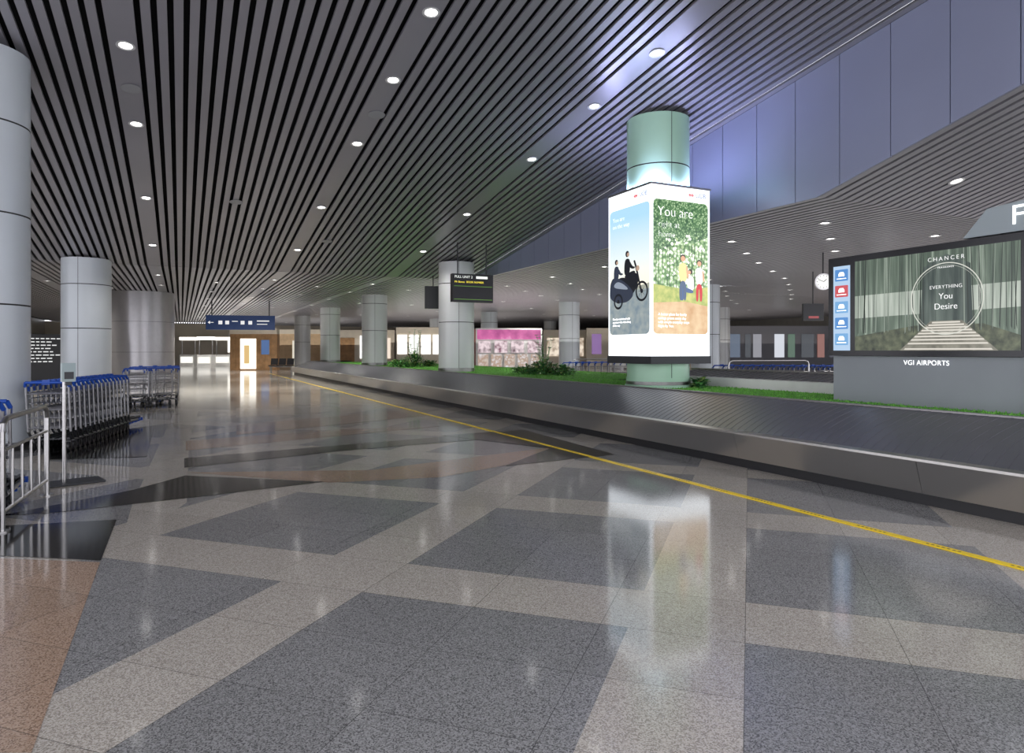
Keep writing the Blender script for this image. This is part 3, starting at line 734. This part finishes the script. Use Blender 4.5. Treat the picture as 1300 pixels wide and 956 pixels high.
MB().box(-.32,0,0,.32,.3,.85).obj('cabinet', black, s); b = MB(); b.tube((0,.1,.85),(0,.1,Zc_(24)-3.1),.02); b.obj('hanger', dark, s)
s = empty('overhead_direction_sign', (*PD(308,38), 2.65), -.2, label='blue overhead direction sign with white arrows and symbols', category='sign')
MB().box(-1.9,0,0,1.7,.15,.8).obj('sign_board', mat('sign_blue', LIN(28,50,90), .4, em=LIN(28,52,95), es=.4), s)
for x in (-1.6, 1.4):
    MB().tube((x,.07,.8),(x,.07,HC-2.65),.03).obj('hanger', dark, s)
sw = emat('sign_white', (1,1,1), .8)
b = MB(); b.box(-1.75,-.005,.385,-1.5,-.002,.415); b.poly([(-1.8,-.005,.4),(-1.68,-.005,.31),(-1.68,-.005,.49)]); b.obj('arrow_symbol', sw, s)
for x in (-1.25,-.9,-.1,.3): MB().box(x,-.005,.3,x+.2,-.002,.5).obj('pictogram', sw, s)
MB().box(.75,-.005,.47,1.4,-.002,.53).obj('sign_text_line', sw, s); MB().box(.75,-.005,.3,1.3,-.002,.34).obj('sign_text_line', sw, s); MB().box(-.55,-.005,.45,-.25,-.002,.49).obj('sign_text_line', sw, s)
# clock
s = empty('wall_clock', (16.4, 13.6, 3.45), -.6, label='round white double sided clock hung from the ceiling', category='clock')
b = MB(); b.tube((0,-.06,0),(0,.06,0),.235,36); b.obj('case', steel, s, smooth=True)
MB().disc((0,-.063,0), .2, 36).obj('dial', emat('clock_face', (1,1,.97), 1.0), s)
b = MB(); 
for k in range(12):
    t = k*math.pi/6; b.box(.17*math.cos(t)-.01,-.067,.17*math.sin(t)-.01,.17*math.cos(t)+.01,-.064,.17*math.sin(t)+.01)
b.obj('hour_mark', black, s)
MB().tube((0,-.068,0),(.08,-.068,.065),.009,6).obj('hour_hand', black, s); MB().tube((0,-.07,0),(-.14,-.07,.06),.007,6).obj('minute_hand', black, s)
MB().tube((0,0,.23),(0,0,HC-3.45),.02).obj('hanger', dark, s)
for px, zc, z, w_, col in ((1033,24,2.55,.35,LIN(150,50,50)),(1100,24,2.6,.3,LIN(30,60,120))):
    s = empty('hanging_monitor', (*PD(px,zc), z), -.5, label='small black hanging screen with a coloured strip', category='monitor')
    MB().box(-w_,0,0,w_,.15,.6).obj('cabinet', black, s); MB().box(-w_*.5,-.006,.08,w_*.5,-.002,.16).obj('display_line', emat('strip%d'%px, col, 1.0), s); MB().tube((0,.07,.6),(0,.07,HC-z),.02).obj('hanger', dark, s)

# ---------------------------------------------------------------- distant units
def wallunit(name, pxa, pxb, zc, z0, z1, m, label, cat, depth=.5):
    xa, ya = PD(pxa, zc); xb, yb = PD(pxb, zc)
    L = math.hypot(xb-xa, yb-ya); a = math.atan2(yb-ya, xb-xa)
    r = empty(name, (xa, ya, 0), a, label=label, category=cat)
    MB().box(0,0,z0,L,depth,z1).obj('body', m, r)
    return r, L
r, L = wallunit('wood_kiosk', 292, 352, 52, 0, 2.75, wood, 'wood clad kiosk wall with a brightly lit doorway', 'kiosk')
b = MB()
for i in range(8): b.box(L*i/8+.02,-.03,0.1,L*(i+1)/8-.02,0,2.7)
b.obj('plank_cladding', wood, r)
MB().box(.8,-.06,.1,2.0,-.03,2.4).obj('lit_doorway', emat('door_glow', (1,.95,.85), 1.8), r)
MB().box(1.1,-.08,.5,1.5,-.06,1.9).obj('doorway_poster', emat('poster_orange', LIN(225,190,130), 1), r)
MB().box(2.4,-.06,1.2,3.0,-.03,2.3).obj('notice', emat('notice_blue', LIN(90,120,170), .8), r)
MB().box(0,-.1,2.75,L,.5,3.2).obj('fascia', cream, r)
r, L = wallunit('wood_kiosk', 354, 412, 62, 0, 3.0, mat('pale_wood', LIN(200,172,138), .5, nscale=3, namt=.12), 'pale wood panelled wall section beside a column', 'kiosk')
MB().box(L*.3,-.05,.2,L*.5,0,2.4).obj('notice', emat('notice_pale', LIN(235,228,210), .9), r); MB().box(0,-.1,3.0,L,.4,3.4).obj('fascia', cream, r)
for k, (pa, pb, zc) in enumerate(((228,246,66),(250,268,64),(272,292,66))):
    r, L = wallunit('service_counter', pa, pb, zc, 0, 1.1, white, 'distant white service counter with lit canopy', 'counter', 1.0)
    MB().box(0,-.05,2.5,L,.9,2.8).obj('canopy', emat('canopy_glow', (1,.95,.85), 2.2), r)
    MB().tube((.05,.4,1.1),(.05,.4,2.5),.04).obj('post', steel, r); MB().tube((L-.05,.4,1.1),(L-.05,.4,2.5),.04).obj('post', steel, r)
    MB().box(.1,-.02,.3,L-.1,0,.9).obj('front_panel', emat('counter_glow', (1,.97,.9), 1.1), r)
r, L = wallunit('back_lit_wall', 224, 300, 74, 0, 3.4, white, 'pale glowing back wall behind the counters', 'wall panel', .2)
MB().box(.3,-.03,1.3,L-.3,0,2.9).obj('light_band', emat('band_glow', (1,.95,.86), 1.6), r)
x, y = PD(340, 47); x2, y2 = PD(371, 47); L = math.hypot(x2-x, y2-y)
s = empty('waiting_bench', (x, y, 0), math.atan2(y2-y, x2-x), label='row of black waiting seats in front of the wood kiosk', category='bench')
for i in range(3):
    w_ = L/3; MB().box(i*w_+.04,0,.42,(i+1)*w_-.04,.45,.48).obj('seat', black, s); MB().hexa([(i*w_+.04,.42,.5),((i+1)*w_-.04,.42,.5),((i+1)*w_-.04,.46,.5),(i*w_+.04,.46,.5),(i*w_+.04,.55,.95),((i+1)*w_-.04,.55,.95),((i+1)*w_-.04,.59,.95),(i*w_+.04,.59,.95)]).obj('backrest', black, s)
MB().box(0,.2,.34,L,.26,.42).box(.1,.1,0,.15,.4,.34).box(L-.15,.1,0,L-.1,.4,.34).obj('leg_frame', steel, s)
magenta = emat('shop_magenta', (1,1,1), 1.1, [(.3, LIN(150,50,115)), (.6, LIN(200,95,155)), (.8, LIN(238,190,218))], 1.2, 'noise')
r, L = wallunit('shop_front', 604, 688, 46, 0, 3.0, white, 'shop front glowing magenta above white display posters', 'shop')
MB().box(.1,-.05,2.25,L-.1,0,2.9).obj('fascia_sign', magenta, r)
for i in range(5): MB().box(.15+i*L/5,-.05,.4,(i+1)*L/5-.05,0,1.25).obj('display_poster', emat('shop_poster%d'%i, (1,1,1), .9, [(.3, LIN(220,210,200)), (.5, LIN(180,150,130)), (.7, LIN(240,240,245))], 2+i, 'noise'), r)
for i in range(4): MB().box(.15+i*L/4,-.04,1.35,(i+1)*L/4-.1,0,2.15).obj('shop_window', emat('shop_win%d'%(i%2), (1,1,1), 1.0, [(.3, LIN(120,70,90) if i % 2 else LIN(80,50,60)), (.6, LIN(235,215,220))], 3+i%2, 'noise'), r)
r, L = wallunit('shop_front', 503, 563, 56, 0, 3.4, cream, 'white shop front with bright windows', 'shop')
for i in range(4): MB().box(.1+i*L/4,-.05,1.2,(i+1)*L/4-.08,0,2.8).obj('shop_window', emat('win_white', (1,.98,.95), 1.3), r)
MB().box(0,-.1,2.9,L,0,3.4).obj('fascia_sign', cream, r)
r, L = wallunit('shop_front', 414, 500, 60, 0, 3.3, cream, 'cream shop front with glowing poster and timber door', 'shop')
MB().box(L*.5,-.05,.8,L*.66,0,2.8).obj('display_poster', emat('win_white2', (1,1,1), 1.3), r); MB().box(L*.2,-.05,.1,L*.42,0,2.6).obj('shop_window', wood, r); MB().box(L*.7,-.05,.8,L*.95,0,2.6).obj('display_poster', emat('win_warm', (1,.85,.7), .9), r)
r, L = wallunit('shop_front', 566, 604, 58, 0, 3.3, mat('shop_red_brown', LIN(150,100,92), .5), 'dark red shop front', 'shop')
MB().box(.2,-.05,2.2,L-.2,0,2.9).obj('fascia_sign', emat('sign_amber', LIN(240,190,120), 1.0), r)
r, L = wallunit('shop_front', 690, 745, 60, 0, 3.3, cream, 'pale shop front with warm windows', 'shop')
MB().box(.3,-.05,1,L-.3,0,2.6).obj('shop_window', emat('win_warm2', (1,.9,.78), 1.0, [(.35, LIN(150,130,110)), (.6, LIN(240,225,205))], 2), r)
r, L = wallunit('shop_front', 745, 905, 58, 0, 3.4, cream, 'long cream shop front with glowing posters', 'shop')
for i, (a_, c) in enumerate(((.04,LIN(120,90,140)),(.2,LIN(235,235,235)),(.4,LIN(235,215,170)),(.85,LIN(150,180,210)))): MB().box(L*a_,-.05,1.2,L*a_+.8,0,2.9).obj('display_poster', emat('lp%d'%i, c, 1.2), r)
r, L = wallunit('shop_front', 905, 1075, 50, 0, 3.3, mat('shop_grey2', LIN(110,110,116), .5), 'grey partition with lit notice boards', 'shop')
for i, (a_, w_, c) in enumerate(((.04,.5,LIN(150,120,90)),(.12,.8,LIN(90,105,125)),(.24,.4,LIN(60,66,72)),(.3,.6,LIN(150,150,158)),(.46,.7,LIN(225,230,240)),(.56,.5,LIN(80,110,90)),(.66,.9,LIN(60,66,72)),(.78,.5,LIN(150,100,90)),(.87,.7,LIN(60,64,74)))): MB().box(L*a_,-.05,1.0,L*a_+w_,0,2.7).obj('display_poster', emat('lq%d'%i, c, .8), r)

# ---------------------------------------------------------------- ambient fill
w = bpy.data.worlds.new('World'); sc.world = w; w.use_nodes = True
w.node_tree.nodes['Background'].inputs[0].default_value = (.92,.92,1.0,1); w.node_tree.nodes['Background'].inputs[1].default_value = 2.4

# ---------------------------------------------------------------- camera
cam = bpy.data.cameras.new('Camera'); co = bpy.data.objects.new('Camera', cam); sc.collection.objects.link(co)
co.location = (0,0,CH); co.rotation_euler = (math.pi/2, 0, -math.atan2(SA, CA))
cam.sensor_width = 36; cam.lens = 36*F/1300; cam.shift_y = -(478-HOR)/1300; cam.clip_end = 300
sc.camera = co
sc.view_settings.view_transform = 'Standard'
